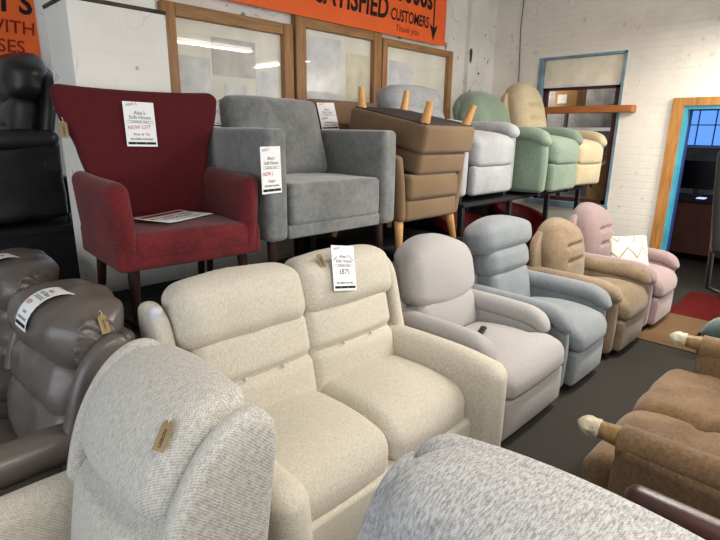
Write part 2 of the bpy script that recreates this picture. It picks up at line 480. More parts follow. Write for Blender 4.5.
def shop_window(name, plane, at, a0, a1, z0, z1, k):
    w = bpy.data.objects.new(name, None); C.objects.link(w); w['kind'] = 'structure'
    bm = bmesh.new(); t = .06
    def bb(a, b, z, zz):
        if plane == 'x': box(bm, (at,a,z), (at+.08,b,zz))
        else: box(bm, (a,at,z), (b,at+.08,zz))
    bb(a0, a1, z0, z0+t); bb(a0, a1, z1-t, z1)
    for i in range(k+1):
        a = a0+(a1-a0-t)*i/k; bb(a, a+t, z0, z1)
    obj('window_frame', bm, M['whitecase'], w, False)
    return w
shop_window('window_2', 'x', -3.12, -2.6, 2.9, .7, 2.9, 4)
shop_window('window_3', 'y', -4.12, .4, 5.6, .6, 2.8, 4)

# pillar with a dark bearing plate and the block above
pz = 2.33
struct('pillar_trim_1', mk(box, (.95,3.0,0), (1.46,3.36,pz)), M['pillar'])
struct('trim_1', mk(rb, (.525,.37,.022), .008, (1.205,3.18,pz+.011), (3,3,1)), M['darkstone'])
struct('trim_2', mk(box, (.97,3.03,pz+.022), (1.42,3.36,ZC)), M['pillar'])
# shallow pier on the back wall beside the last frame
struct('trim_3', mk(box, (5.72,YW-.06,0), (6.12,YW,ZC)), M['wallb'])

def chip(bm, x, z, w, h):
    pts = [(x+w*math.cos(a)*random.uniform(.6,1.1), z+h*math.sin(a)*random.uniform(.6,1.1)) for a in [2*PI*k/11 for k in range(11)]]
    slab(bm, pts, .012, 1, YW-.062, 0)  # flat dark blob drawn for a hole in the pier
for i, (x, z, w, h) in enumerate([(5.76,2.66,.035,.10),(5.77,2.18,.03,.075),(5.95,2.45,.012,.02)]): struct('trim_%d' % (5+i), mk(chip, x, z, w, h), M['darkstone'])
# --- window in the right wall
w1 = bpy.data.objects.new('window_1', None); C.objects.link(w1); w1['kind'] = 'structure'
bm = bmesh.new()
box(bm, (XW-.01,3.14,.85), (XW+.2,3.2,2.62)); box(bm, (XW-.004,2.17,.85), (XW+.2,2.20,2.62)); box(bm, (XW-.02,2.16,.84), (XW+.2,3.2,.9)); box(bm, (XW-.004,2.17,2.6), (XW+.2,3.2,2.625))
obj('window_frame', bm, M['bluepaint'], w1, False)
bm = bmesh.new()
for y0, y1, z0, z1 in ((3.09,3.14,.9,2.3),(2.21,2.27,.9,2.3),(2.21,3.14,.9,.95),(2.21,3.14,2.24,2.3)): box(bm, (XW+.06,y0,z0), (XW+.12,y1,z1))
obj('sash', bm, M['oxblood'], w1, False)
obj('blind', mk(rb, (.03,.93,.32), .012, (XW+.05,2.675,2.44), (1,3,3)), M['blind'], w1)
obj('blind_rail', mk(box, (XW+.02,2.22,2.27), (XW+.05,3.13,2.30)), M['whitecase'], w1, False)
obj('glazing_bar', mk(box, (XW+.06,2.27,1.76), (XW+.11,3.09,1.80)), M['whitecase'], w1, False)
obj('pane', mk(box, (XW+.085,2.27,.95), (XW+.09,3.09,2.24)), M['glass'], w1, False)
# store behind the window
wallbox('wall_store', (7.5,2.02,.5), (7.6,4.05,2.9), M['grey'])
tag(obj('plank', mk(rb, (.16,1.12,.075), .006, (XW-.07,2.56,2.0), (1,2,1)), M['plank']), 'orange brown wooden plank fixed across the window', 'plank')
bm = mk(box, (6.75,2.1,0), (7.5,3.3,.86)); tag(obj('counter', bm, M['grey'], None, False), 'grey ledge behind the window glass', 'ledge')
t = thing('cardboard_box', 'brown cardboard box with a white label behind the window, above the plank', 'box', (7.0,3.02,2.07))
obj('carton', mk(rb, (.3,.3,.3), .006, (0,0,.15), (1,1,1)), M['card'], t); obj('shipping_label', mk(box, (-.155,-.02,.04), (-.151,.1,.15)), M['paper'], t, False)
t = thing('storage_shelf', 'grey shelf behind the window glass level with the plank', 'shelf', (7.0,2.68,0))
obj('board', mk(box, (-.22,-.5,2.03), (.3,.5,2.07)), M['grey'], t, False)
for y in (-.48,.44): obj('post', mk(box, (.2,y,.86), (.24,y+.04,2.03)), M['steel'], t, False)
t = thing('cardboard_box', 'brown cardboard carton low behind the window, below the plank', 'box', (7.1,2.46,.86))
obj('carton', mk(rb, (.3,.36,.62), .006, (0,0,.31), (1,1,1)), M['card'], t)
tag(obj('white_rail', mk(tube, [(6.93,2.66,1.18),(6.88,2.25,1.55)], .012), M['whitecase']), 'thin white rail leaning in front of the low carton', 'rail')

# --- doorway and the office beyond
d1 = bpy.data.objects.new('door_1', None); C.objects.link(d1); d1['kind'] = 'structure'
bm = bmesh.new(); box(bm, (XW-.03,1.53,0), (XW,1.64,2.1)); box(bm, (XW-.03,.52,2.02), (XW,1.53,2.1)); box(bm, (XW-.03,.52,0), (XW,.62,2.02))
obj('architrave', bm, M['jamb'], d1, False)
bm = bmesh.new(); box(bm, (XW-.01,1.495,0), (XW+.09,1.53,2.02)); box(bm, (XW-.01,.62,1.985), (XW+.09,1.495,2.02)); box(bm, (XW-.01,.62,0), (XW+.09,.66,1.985))
obj('door_lining', bm, M['cyan'], d1, False)
bm = bmesh.new(); box(bm, (XW+.09,1.485,0), (XW+.18,1.53,2.0)); box(bm, (XW+.09,.62,1.975), (XW+.18,1.485,2.02)); box(bm, (XW+.09,.62,0), (XW+.18,.66,1.975))
obj('door_stop', bm, M['navy'], d1, False)
wallbox('wall_office_end', (9.6,-1.0,0), (9.7,2.7,ZC), M['plaster'])
wallbox('wall_office_left', (7.6,2.6,0), (9.7,2.7,ZC), M['plaster'])
wallbox('wall_office_right', (6.58,-1.0,0), (9.7,-.9,ZC), M['plaster'])
w4 = bpy.data.objects.new('window_4', None); C.objects.link(w4); w4['kind'] = 'structure'
obj('pane', mk(box, (9.56,.9,1.58), (9.58,2.3,2.5)), M['bluewin'], w4, False)
bm = bmesh.new()
for i in range(7): box(bm, (9.54,.9+i*.23,1.57), (9.565,.915+i*.23,2.51))
for z in (1.57,1.88,2.19,2.49): box(bm, (9.54,.9,z), (9.565,2.3,z+.015))
obj('leading', bm, M['steel'], w4, False)
t = thing('desk', 'dark office desk seen through the doorway', 'desk', (8.6,1.5,0))
obj('desk_top', mk(rb, (.8,1.3,.05), .01, (0,0,.86), (1,1,1)), M['dark'], t)
obj('front_panel', mk(box, (-.36,-.62,.12), (-.33,.62,.835)), M['oxblood'], t, False)
for y in (-.6,.56): obj('leg', mk(box, (-.38,y,0), (.38,y+.04,.835)), M['dark'], t, False)
t = thing('computer_monitor', 'black computer monitor standing on the office desk', 'monitor', (8.65,1.75,.886))
obj('screen', mk(rb, (.04,.62,.4), .01, (0,0,.3), (1,1,1)), M['screen'], t); obj('stand', mk(rb, (.16,.22,.02), .006, (0,0,.01), (1,1,1)), M['steel'], t); obj('neck', mk(box, (-.015,-.03,.02), (.02,.03,.14)), M['steel'], t, False)
tag(obj('mobile_phone', mk(rb, (.16,.10,.012), .005, (8.32,1.6,.894), (1,1,1)), M['phone']), 'small lit screen lying on the office desk', 'phone')
t = thing('filing_shelf', 'dim wall shelf of office clutter below the blue window', 'shelf', (9.45,1.6,1.25))
obj('board', mk(box, (-.2,-.6,0), (.1,.6,.03)), M['grey'], t, False); obj('backing', mk(box, (.06,-.6,.03), (.1,.6,.3)), M['grey'], t, False)

# carpets
tag(obj('floor_mat', mk(rb, (.95,1.5,.012), .005, (5.13,.45,.006), (2,2,1)), M['mat']), 'brown doormat strip on the dark carpet before the red carpet', 'mat')
tag(obj('red_carpet', mk(rb, (1.0,1.5,.012), .005, (6.12,.45,.006), (2,2,1)), M['redcarpet']), 'dark red carpet at the foot of the doorway', 'carpet')

# --- framed boards on the back wall
def framed(label, x0, x1, z0, z1, w, panels):
    t = thing('framed_board', label, 'framed board', ((x0+x1)/2, YW, z0), 0, 'pine framed glazed boards on the back wall')
    cx = (x0+x1)/2; a, b, h = x0-cx, x1-cx, z1-z0
    for s, (u, v) in enumerate(((a, a+w), (b-w, b))): obj('stile', mk(rb, (v-u, .07, h), .008, ((u+v)/2, -.035, h/2), (1,1,1)), M['pinev'], t)
    obj('rail', mk(rb, (b-a-2*w, .065, w*.9), .008, (0, -.033, h-w*.45), (1,1,1)), M['pine'], t)
    obj('rail', mk(rb, (b-a-2*w, .065, w*.9), .008, (0, -.033, w*.45), (1,1,1)), M['pine'], t)
    obj('backing', mk(box, (a+w*.8, -.014, w*.5), (b-w*.8, -.004, h-w*.5)), M['board'], t, False)
    for (u0, u1, v0, v1, m) in panels: obj('sheet', mk(box, (u0, -.0185, v0), (u1, -.0145, v1)), m, t, False)
    obj('pane', mk(box, (a+w*.8, -.026, w*.5), (b-w*.8, -.022, h-w*.5)), M['glass'], t, False)
    return t
sheetc = plain('pale_grey_sheet', (216,212,204), .8, .2); sheety = plain('pale_yellow_sheet', (232,225,198), .8, .2); sheetw = plain('white_sheet', (236,236,234), .7, .3)
framed('leftmost pine framed glazed board beside the white pillar', 1.82, 2.99, 1.35, 2.595, .1, [(-.18,.22,.78,1.06,sheetc), (-.08,.12,.56,.72,sheetw), (.22,.44,.5,.85,sheetw), (-.46,-.2,.4,.9,sheetw)])
framed('middle pine framed glazed board, darkest frame of the three', 3.02, 4.13, 1.45, 2.70, .115, [(-.4,.02,.3,1.1,sheetw), (.1,.42,.3,1.0,sheety)])
framed('right-hand pine framed glazed board next to the painted pier', 4.145, 5.38, 1.45, 2.645, .075, [(.0,.3,.45,.7,sheety), (-.5,-.05,.3,1.0,sheetw)])

# ------------------------------------------------------------------ writing
def text_mesh(s, size, bold=.0, shear=0.0, squeeze=1.0, align='LEFT'):
    cu = bpy.data.curves.new('t', 'FONT'); cu.body = s; cu.size = size; cu.offset = bold*size; cu.shear = shear
    cu.align_x = align; cu.resolution_u = 3
    o = bpy.data.objects.new('t', cu); C.objects.link(o)
    dg = bpy.context.evaluated_depsgraph_get()
    me = bpy.data.meshes.new_from_object(o.evaluated_get(dg))
    bpy.data.objects.remove(o); bpy.data.curves.remove(cu)
    for v in me.vertices: v.co.x *= squeeze
    return me
def add_text(bm, s, size, x, y, z=0.0, fn=None, rot=0.0, **k):
    me = text_mesh(s, size, **k); ca, sa = math.cos(rot), math.sin(rot)
    for v in me.vertices:
        a, b = v.co.x, v.co.y
        p = Vector((x+a*ca-b*sa, y+a*sa+b*ca, z)); v.co = fn(p) if fn else p
    bm.from_mesh(me); bpy.data.meshes.remove(me)
def quad(bm, x0, y0, x1, y1, z, fn=None, n=1):
    vs = [[None]*2 for _ in range(n+1)]
    for i in range(n+1):
        for j, yy in enumerate((y0, y1)):
            p = Vector((x0+(x1-x0)*i/n, yy, z)); vs[i][j] = bm.verts.new(fn(p) if fn else p)
    for i in range(n): bm.faces.new((vs[i][0], vs[i+1][0], vs[i+1][1], vs[i][1]))

def price_card(label, origin, right, up, w, h, price='NOW £375', extra='Riser & Tilt', bend=None, red=True, head='WAS £', arrows=False):
    right = Vector(right).normalized(); nrm = right.cross(Vector(up)).normalized(); up = nrm.cross(right)
    t = thing('price_card', label, 'price card', origin, 0, 'handwritten white price cards')
    Mx = Matrix((right, up, nrm)).transposed()
    t.rotation_euler = Mx.to_euler()
    fn = bend or (lambda p: p)
    bm = bmesh.new(); N = 10
    top = [[bm.verts.new(fn(Vector((x, -h/2+h*i/N, .0006)))) for x in (-w/2, -w/4, 0, w/4, w/2)] for i in range(N+1)]
    bot = [[bm.verts.new(fn(Vector((x, -h/2+h*i/N, -.0006)))) for x in (-w/2, -w/4, 0, w/4, w/2)] for i in range(N+1)]
    for i in range(N):
        for j in range(4):
            bm.faces.new((top[i][j], top[i][j+1], top[i+1][j+1], top[i+1][j])); bm.faces.new((bot[i][j], bot[i+1][j], bot[i+1][j+1], bot[i][j+1]))
        for j in (0, 4): bm.faces.new((top[i][j], top[i+1][j], bot[i+1][j], bot[i][j]))
    for i in (0, N):
        for j in range(4): bm.faces.new((top[i][j], top[i][j+1], bot[i][j+1], bot[i][j]))
    obj('sheet', bm, M['paper'], t)
    z = .0014; k = dict(fn=fn, align='CENTER'); s = h/.2
    bm = bmesh.new()
    add_text(bm, "Alex's", .022*s, 0, h*.22, z, shear=.2, squeeze=min(1, w/.14/s), **k)
    add_text(bm, 'Sofa House', .022*s, 0, h*.12, z, shear=.2, squeeze=min(1, w/.14/s), **k)
    for yy in (.075, .03): quad(bm, -w*.42, h*yy, w*.42, h*yy+.0012*s, z, fn, 4)
    add_text(bm, 'reupholstery  repairs', .009*s, 0, h*.042, z, squeeze=min(1, w/.14/s), **k)
    if arrows:
        quad(bm, -w*.44, h*.2, -w*.28, h*.2+.004*s, z, lambda p: fn(Vector((p.x, p.y+(p.x+w*.36)*.8, p.z)))); quad(bm, w*.22, h*.22, w*.44, h*.22+.004*s, z, lambda p: fn(Vector((p.x, p.y-(p.x-w*.33)*.9, p.z))))
    add_text(bm, extra, .016*s, 0, -h*.25, z, shear=.2, squeeze=min(1, w/.14/s), **k)
    add_text(bm, 'RECLINERS AVAILABLE', .011*s, 0, -h*.35, z, bold=.02, squeeze=min(1, w/.15/s), **k)
    for u0, u1 in ((-.45,-.2),(-.19,.12),(.13,.45)): quad(bm, w*u0, -h*.455, w*u1, -h*.40, z, fn, 3)
    if not red: add_text(bm, price, .034*s, 0, -h*.14, z, squeeze=min(1, w/.15/s), **k)
    obj('print', bm, M['ink'], t, False)
    bm = bmesh.new()
    add_text(bm, head, .018*s, -w*.4, h*.38, z, fn=fn, rot=.25, squeeze=min(1, w/.14/s))
    obj('handwriting', bm, M['redink'], t, False)
    if red:
        bm = bmesh.new(); add_text(bm, price, .024*s, -w*.42, -h*.12, z, fn=fn, rot=.05, shear=.2, squeeze=min(1, w/.16/s)); obj('price', bm, M['redink'], t, False)
    return t

def swing_tag(label, origin, right, up, s=1.0):
    right = Vector(right).normalized(); nrm = right.cross(Vector(up)).normalized(); up = nrm.cross(right)
    t = thing('swing_tag', label, 'tag', origin, 0, 'brown kraft swing tags')
    t.rotation_euler = Matrix((right, up, nrm)).transposed().to_euler()
    w, h = .042*s, .085*s
    obj('card', mk(slab, [(-w/2,-h/2),(w/2,-h/2),(w/2,h*.36),(w*.25,h/2),(-w*.25,h/2),(-w/2,h*.36)], .0016, 2, 0, 0), M['kraft'], t, False)
    bm = bmesh.new(); add_text(bm, 'LISBON', .015*s, .006*s, -h*.38, .0012, rot=PI/2, bold=.02); obj('print', bm, M['ink'], t, False)
    obj('string', mk(tube, [(0,h*.44,.002),(.004*s,h*.6,.004),(-.003*s,h*.74,.001)], .0014, 6), M['cord'], t)
    return t

# ------------------------------------------------------------------ lower row along the shelf
# cream two seater sofa
SX, SY = 1.475, 1.60
t = thing('sofa', 'cream tweed two seater sofa with buttoned back and rolled head cushions', 'sofa', (SX, SY, 0)); c = M['cream']
W, D = 1.44, 1.04; f = -D/2
feet(t, W, D, M['steel'], .07)
obj('base', mk(rb, (W-.24, D-.14, .26), .02, (0,.05,.18), (2,2,2)), c, t)
for s in (-1, 1):
    arm(t, c, s, W/2, .15, f, .33, .05, .63, .065, .02, .03, 0, False)
    x = s*.291
    obj('seat', mk(rb, (.588,.62,.19), .07, (x, f+.15+.31, .395), (10,10,2), (0,.015,.03), lambda p: Vector((p.x, p.y, p.z+.02*(1-(p.y/.31)**2)-.035*max(0,-p.y/.31)**4)), None, 4), c, t)
    obj('footrest', mk(rb, (.58,.07,.24), .03, (x, f+.19, .18), (6,1,6), (0,.02,0)), c, t)
    T = tilt(.10, .43, 13)
    b = pillow(t, c, T, x-.296, x+.296, 0, .46, .19, .03, .05, grooves=((.245,.03,.022,.4),), n=(14,3,30))
    for bx in (-.1, .1):
        bb = mk(lathe, [(.001,-.004),(.009,-.002),(.009,.003),(.004,.006)], (0,0,0), 10); bb.transform(T @ Matrix.Translation((x+bx, -.012, .245)) @ Matrix.Rotation(PI/2, 4, 'X')); obj('button', bb, c, b)
    pillow(t, c, T, x-(.30 if s>0 else .34), x+(.30 if s<0 else .34), .42, .715, .21, .025, .075, arch=.02, nar=.03, roll=.05, yoff=-.025, name='head_cushion', n=(14,3,12), wr=.006)
    wl = mk(slab, smooth_pts([(.03,0),(.02,.3),(.03,.53),(.08,.62),(.15,.65),(.21,.62),(.23,.45),(.22,0)], 4), .07, 0, s*(W/2-.045), .03, 4); wl.transform(T); w = obj('wing', wl, c, t)
    if s < 0:
        pp = mk(rb, (.05,.05,.07), .02, (0,0,0), (2,2,2)); pp.transform(T @ Matrix.Translation((-W/2+.035, .07, .60)) @ Matrix.Rotation(R(25), 4, 'X')); pt = obj('torn_patch', pp, M['patch'], w); pt['label'] = 'white lining showing at worn corner'
bm = mk(rb, (W-.12,.06,.62), .03, (0,.235,.3), (6,1,6)); bm.transform(T); obj('back_panel', bm, c, t)

recliner('recliner_chair', 'dove grey recliner with big domed head cushion beside the cream sofa', 'recliner', (2.675,1.64,0), 0, .78, 1.0, M['softgrey'], .12, .63, .46, 'dome', 1.08, 13, sd=.62, droop=.035, arm_front=-.09, tee=.40)
recliner('recliner_chair', 'blue grey recliner with three stacked back cushions on the dark carpet', 'recliner', (3.49,1.62,0), 0, .81, .96, M['blue'], .14, .62, .46, 'three', 1.12, 12, sd=.62, droop=.04)
recliner('recliner_chair', 'tan chenille riser chair with two short tucks in its back', 'recliner', (4.35,1.60,0), 0, .82, .96, M['tan'], .13, .62, .47, 'tuck', 1.02, 8, sd=.56, droop=.03)
recliner('recliner_chair', 'dusty pink recliner holding the zigzag cushion', 'recliner', (5.0,1.60,0), 0, .0+.94, .98, M['pink'], .14, .62, .47, 'tuck', 1.08, 10, sd=.6, droop=.04) if False else None
recliner('recliner_chair', 'dusty pink recliner holding the zigzag cushion, nearest the doorway', 'recliner', (5.19,1.60,0), 0, .84, .98, M['pink'], .14, .62, .47, 'tuck', 1.08, 10, sd=.6, droop=.04)
cu = obj('cushion', mk(rb, (.40,.11,.33), .045, (0,0,0), (10,2,10), (0,.03,0), lambda p: Vector((p.x*(1+.06*(p.z/.21)**2), p.y*(1-.55*max(abs(p.x),abs(p.z))/.21), p.z*(1+.06*(p.x/.21)**2)))), M['zig'])
cu.location = (5.09,1.47,.64); cu.rotation_euler = (R(-16),0,R(-30)); tag(cu, 'cream scatter cushion with grey zigzags propped on the pink recliner', 'cushion')

# ------------------------------------------------------------------ chairs facing the camera's left
# cream wing recliner
t = thing('wing_chair', 'oatmeal tweed wing recliner with brown tag, closest to the sofa front', 'armchair', (.295,1.30,0), -90); c = M['creamgrey']
W, D = .75, .86; f = -D/2
feet(t, W, D, M['steel'], .07)
obj('base', mk(rb, (W-.2, D-.12, .28), .02, (0,.0,.19), (2,2,2)), c, t)
obj('seat', mk(rb, (.49,.52,.17), .06, (0, f+.26, .40), (8,8,2), (0,.01,.03)), c, t)
obj('footrest', mk(rb, (.48,.07,.24), .03, (0, f+.04, .19), (6,1,6), (0,.02,0)), c, t)
T = tilt(.05, .46, 12)
for s in (-1, 1):
    arm(t, M['cream'], s, W/2, .12, f+.04, .24, .05, .65, .055, .01, .02, 0, False)
    wl = mk(slab, smooth_pts([(-.03,-.02),(-.045,.2),(-.03,.38),(.02,.52),(.09,.60),(.165,.62),(.225,.575),(.25,.45),(.245,-.02)], 5), .07, 0, s*.305, .033, 5, lambda p: Vector((p.x+s*.06*max(0,.16-p.y)*max(0,p.z), p.y, p.z)))
    wl.transform(T); obj('wing', wl, c, t)
pillow(t, c, T, -.27, .27, -.06, .635, .19, .035, .075, arch=.012, nar=.05, grooves=((.30,.055,.035,.23),), n=(16,3,34), roll=.10, yoff=-.045)
bm = mk(rb, (W-.12,.07,.62), .03, (0,.215,.27), (6,1,6)); bm.transform(T); obj('back_panel', bm, c, t)

# textured grey high-back recliner at the bottom edge
t = thing('high_back_recliner', 'slubbed grey high back recliner at the bottom edge, seen from above', 'recliner', (.355,.225,0), -90); c = M['stripe']
W, D = .88, .98; f = -D/2
feet(t, W, D, M['steel'], .07)
obj('base', mk(rb, (W-.2, D-.12, .28), .02, (0,.03,.19), (2,2,2)), c, t)
obj('seat', mk(rb, (.6,.6,.17), .06, (0, f+.3, .40), (8,8,2), (0,.01,.03)), c, t)
for s in (-1, 1): arm(t, c, s, W/2, .14, f+.04, .33, .05, .65, .06, .015, .03, 0, True)
T = tilt(.13, .42, 14)
pillow(t, c, T, -.36, .36, .0, .5, .22, .05, .07, name='lumbar_cushion')
pillow(t, c, T, -.35, .35, .42, .73, .24, .03, .085, arch=.02, nar=.05, roll=.06, yoff=-.02, name='head_cushion', n=(20,4,16))
def sh(p):
    w = max(0, p.z/.41); u = p.x/.43
    return Vector((p.x*(1-.10*w**3), p.y, p.z-.05*u*u*w))
bm = mk(rb, (.80,.12,.76), .055, (0,.19,.365), (12,3,14), (0,.01,.0), sh, None, 5); bm.transform(T); obj('back_panel', bm, c, t)
for s in (-1, 1):
    wl = mk(slab, smooth_pts([(.0,.02),(.0,.3),(.02,.48),(.07,.60),(.14,.65),(.2,.64),(.25,.55),(.25,.02)], 5), .075, 0, s*.37, .034, 5); wl.transform(T); obj('wing', wl, c, t)

# two taupe leather recliners
def leather_chair(loc, rz, label):
    t = thing('leather_recliner', label, 'recliner', loc, rz, 'taupe leather recliners under the shelf end'); c = M['leather']
    W, D = .80, .80; f = -D/2
    feet(t, W, D, M['steel'], .07)
    obj('base', mk(rb, (W-.2, D-.12, .28), .02, (0,.0,.19), (2,2,2)), c, t)
    obj('seat', mk(rb, (.54,.52,.17), .06, (0, f+.26, .40), (10,10,2), (0,.01,.04), None, None, 4, .012), c, t)
    obj('footrest', mk(rb, (.52,.07,.24), .03, (0, f+.04, .19), (6,1,6), (0,.02,0)), c, t)
    for s in (-1, 1): arm(t, c, s, W/2, .13, f+.04, .28, .05, .64, .05, .01, .03, 0, True, wr=.006)
    T = tilt(.05, .42, 13)
    pillow(t, c, T, -.29, .29, .0, .29, .19, .045, .07, wr=.02, name='lumbar_cushion', n=(16,3,16), yoff=.01)
    pillow(t, c, T, -.30, .30, .23, .49, .20, .04, .085, wr=.018, name='middle_cushion', n=(16,3,16), bow=.03)
    hp = pillow(t, c, T, -.32, .32, .41, .70, .23, .045, .095, arch=.035, nar=.08, wr=.012, roll=.07, yoff=-.015, name='head_cushion', n=(20,4,18))
    for s in (-1, 1):
        wl = mk(slab, smooth_pts([(.02,0),(.01,.3),(.03,.46),(.09,.56),(.16,.59),(.21,.55),(.235,.45),(.23,0)], 4), .07, 0, s*(W/2-.04), .03, 4); wl.transform(T); obj('wing', wl, c, t)
        g = mk(rb, (.016,.15,.19), .007, (s*.315,.10,.545), (1,10,16), (.014,0,0), lambda p: Vector((p.x+s*.005*math.sin(p.z*130+2*math.sin(p.y*30)), p.y*(1-.5*abs(p.z/.095)**3), p.z))); g.transform(T); obj('gathered_end', g, c, hp)
    bm = mk(rb, (W-.1,.06,.60), .028, (0,.215,.29), (6,1,6)); bm.transform(T); obj('back_panel', bm, c, t)
    return t
leather_chair((.285,2.25,0), -87, 'taupe leather recliner with brown tag, left of the cream sofa')
leather_chair((.285,3.09,0), -87, 'taupe leather recliner farther back, below the black leather recliner')

# black leather recliner up on a stand in the alcove
t = recliner('black_recliner', 'black leather recliner raised up beside the white pillar', 'recliner', (.75,4.36,1.06), -90, .86, .95, M['black'], .14, .62, .46, 'head', 1.16, 12, wr=.012)
t = thing('display_stand', 'dark display stand under the black leather recliner', 'stand', (.70,4.36,.04))
obj('front_panel', mk(box, (-.53,-.44,.02), (.53,-.42,.97)), M['dark'], t, False); obj('end_panel', mk(box, (-.54,-.42,.02), (-.52,.43,.97)), M['dark'], t, False)  # dark panels added so the gap below the recliner reads as shade
obj('top_board', mk(rb, (1.1,.9,.05), .006, (0,0,.995), (1,1,1)), M['dark'], t)
for sx in (-1,1):
    for sy in (-1,1): obj('leg', mk(box, (sx*.5-.03,sy*.40-.03,-.04), (sx*.5+.03,sy*.40+.03,.97)), M['steel'], t, False)

# ------------------------------------------------------------------ shelves
def rack(label, x0, x1, y0, y1, z, legs, mat=M['dark'], shade_panel=False):
    t = thing('display_shelf', label, 'shelf', ((x0+x1)/2, (y0+y1)/2, 0)); a, b = (x1-x0)/2, (y1-y0)/2
    obj('shelf_board', mk(rb, (2*a, 2*b, .03), .006, (0,0,z-.015), (1,1,1)), mat, t)
    if shade_panel: obj('back_panel', mk(box, (-a, b-.03, .02), (a, b-.01, z-.03)), mat, t, False)  # dark sheet added to imitate the shade below the shelf
    for i in range(legs):
        for sy in (-1, 1):
            x = -a+.04+(2*a-.08)*i/(legs-1)
            obj('leg', mk(box, (x-.02, sy*(b-.05)-.02, 0), (x+.02, sy*(b-.05)+.02, z-.03)), M['steel'], t, False)
    return t
rack('dark low shelf holding the red wing chair and grey armchair', .885, 2.58, 2.24, 2.98, .80, 3)
rack('dark table carrying the stacked brown seats', 2.64, 3.44, 2.2, 3.4, .905, 2, shade_panel=True)
rack('dark rack carrying the silver, green and yellow recliners', 3.46, 5.85, 2.25, 3.3, 1.165, 4, shade_panel=True)

# red chairs stored below the rack
def tub(label, x, y):
    t = thing('tub_chair', label, 'chair', (x, y, 0), 0, 'red tub chairs stored under the rack')
    def shell(bm, r, z0, z1, th):
        seg = 28; rows = []
        for i in range(seg+1):
            a = R(-35)+R(250)*i/seg; hz = z1-.16*(abs(i/seg-.5)*2)**2
            rows.append([bm.verts.new((math.cos(a)*q, math.sin(a)*q, z)) for q, z in ((r,z0),(r,hz-.03),(r-.02,hz),(r-th+.02,hz),(r-th,hz-.03),(r-th,z0))])
        for A, B in zip(rows, rows[1:]):
            for k in range(6): bm.faces.new((A[k], A[(k+1) % 6], B[(k+1) % 6], B[k]))
        bm.faces.new(rows[0]); bm.faces.new(list(reversed(rows[-1])))
    obj('back_shell', mk(shell, .34, .3, .98, .09), M['redseat'], t)
    s = obj('back_panel', mk(shell, .352, .3, .93, .008), M['black'], t); s['label'] = 'black outer cover'
    obj('seat', mk(lathe, [(.1,.32),(.24,.33),(.25,.42),(.2,.46),(.05,.47)]), M['redseat'], t)
    for k in range(4): obj('leg', mk(tube, [(math.cos(PI/4+k*PI/2)*.2, math.sin(PI/4+k*PI/2)*.2, .33), (math.cos(PI/4+k*PI/2)*.27, math.sin(PI/4+k*PI/2)*.27, 0)], .015), M['steel'], t)
tub('red tub chair under the rack, seen left of the blue grey recliner top', 4.16, 2.66)
tub('red tub chair under the rack, seen between the blue grey and tan chairs', 5.15, 2.62)

# ------------------------------------------------------------------ upper row
# burgundy wing chair
t = thing('wing_chair', 'burgundy red wing chair with dark legs on the low shelf', 'armchair', (1.188,2.58,.81), -4); c = M['red']
def redback(p): return Vector((p.x, p.y+.10*(p.z-.45), p.z))
ctrl = [(-.27,.3),(.27,.3),(.30,.6),(.345,.8),(.41,.97),(.42,1.045),(.385,1.075),(.2,1.085),(0,1.085),(-.2,1.09),(-.385,1.09),(-.42,1.06),(-.41,.98),(-.345,.8),(-.30,.6)]
def redshape(p):
    z = p.z+.695
    prof = [(.28,.27),(.6,.30),(.8,.345),(.97,.41),(1.05,.425),(1.2,.425)]
    for (za, wa), (zb_, wb) in zip(prof, prof[1:]):
        if za <= z <= zb_:
            k = (z-za)/(zb_-za); k = k*k*(3-2*k)*.5+k*.5; hw = wa+(wb-wa)*k; break
    else: hw = .27 if z < .28 else .425
    x = p.x/.42*hw
    return Vector((x, p.y+.10*(z-.45)-.05*(p.x/.42)**4, p.z+.012*(p.x/.42)**2*max(0,p.z/.4)))
obj('backrest', mk(rb, (.84,.11,.80), .05, (0,.24,.695), (14,2,20), (0,.01,0), redshape, None, 4), M['reddark'], t)
obj('seat_frame', mk(rb, (.72,.62,.15), .02, (0,-.01,.345), (4,4,2)), c, t)
obj('seat', mk(rb, (.60,.56,.13), .03, (0,-.04,.372), (8,8,2), (0,.01,.025)), c, t)
for s in (-1, 1):
    def af(p, s=s):
        return Vector((p.x+s*.015*(p.z/.2)-s*.01*max(0,-p.y/.3), p.y, p.z+.02*max(0,p.y/.28)))
    obj('arm', mk(rb, (.095,.60,.39), .046, (s*.322,-.02,.475), (3,8,8), (.008,.012,.01), af, None, 4), c, t)
    wl = mk(slab, smooth_pts([(-.06,.60),(.02,.75),(.06,.95),(.12,1.05),(.26,1.07),(.29,.9),(.24,.6),(.1,.55)], 4), .06, 0, s*.33, .025, 4, lambda p: Vector((p.x+s*.12*max(0,p.z-.66), p.y, p.z))); obj('wing', wl, M['reddark'], t) if False else None
    for sy in (-1, 1):
        obj('leg', mk(tube, [(s*.28,.0+sy*.25,.28),(s*.29,sy*(.26 if sy<0 else .31),.003)], .028, 10, .018), M['darkwood'], t)
wl = None
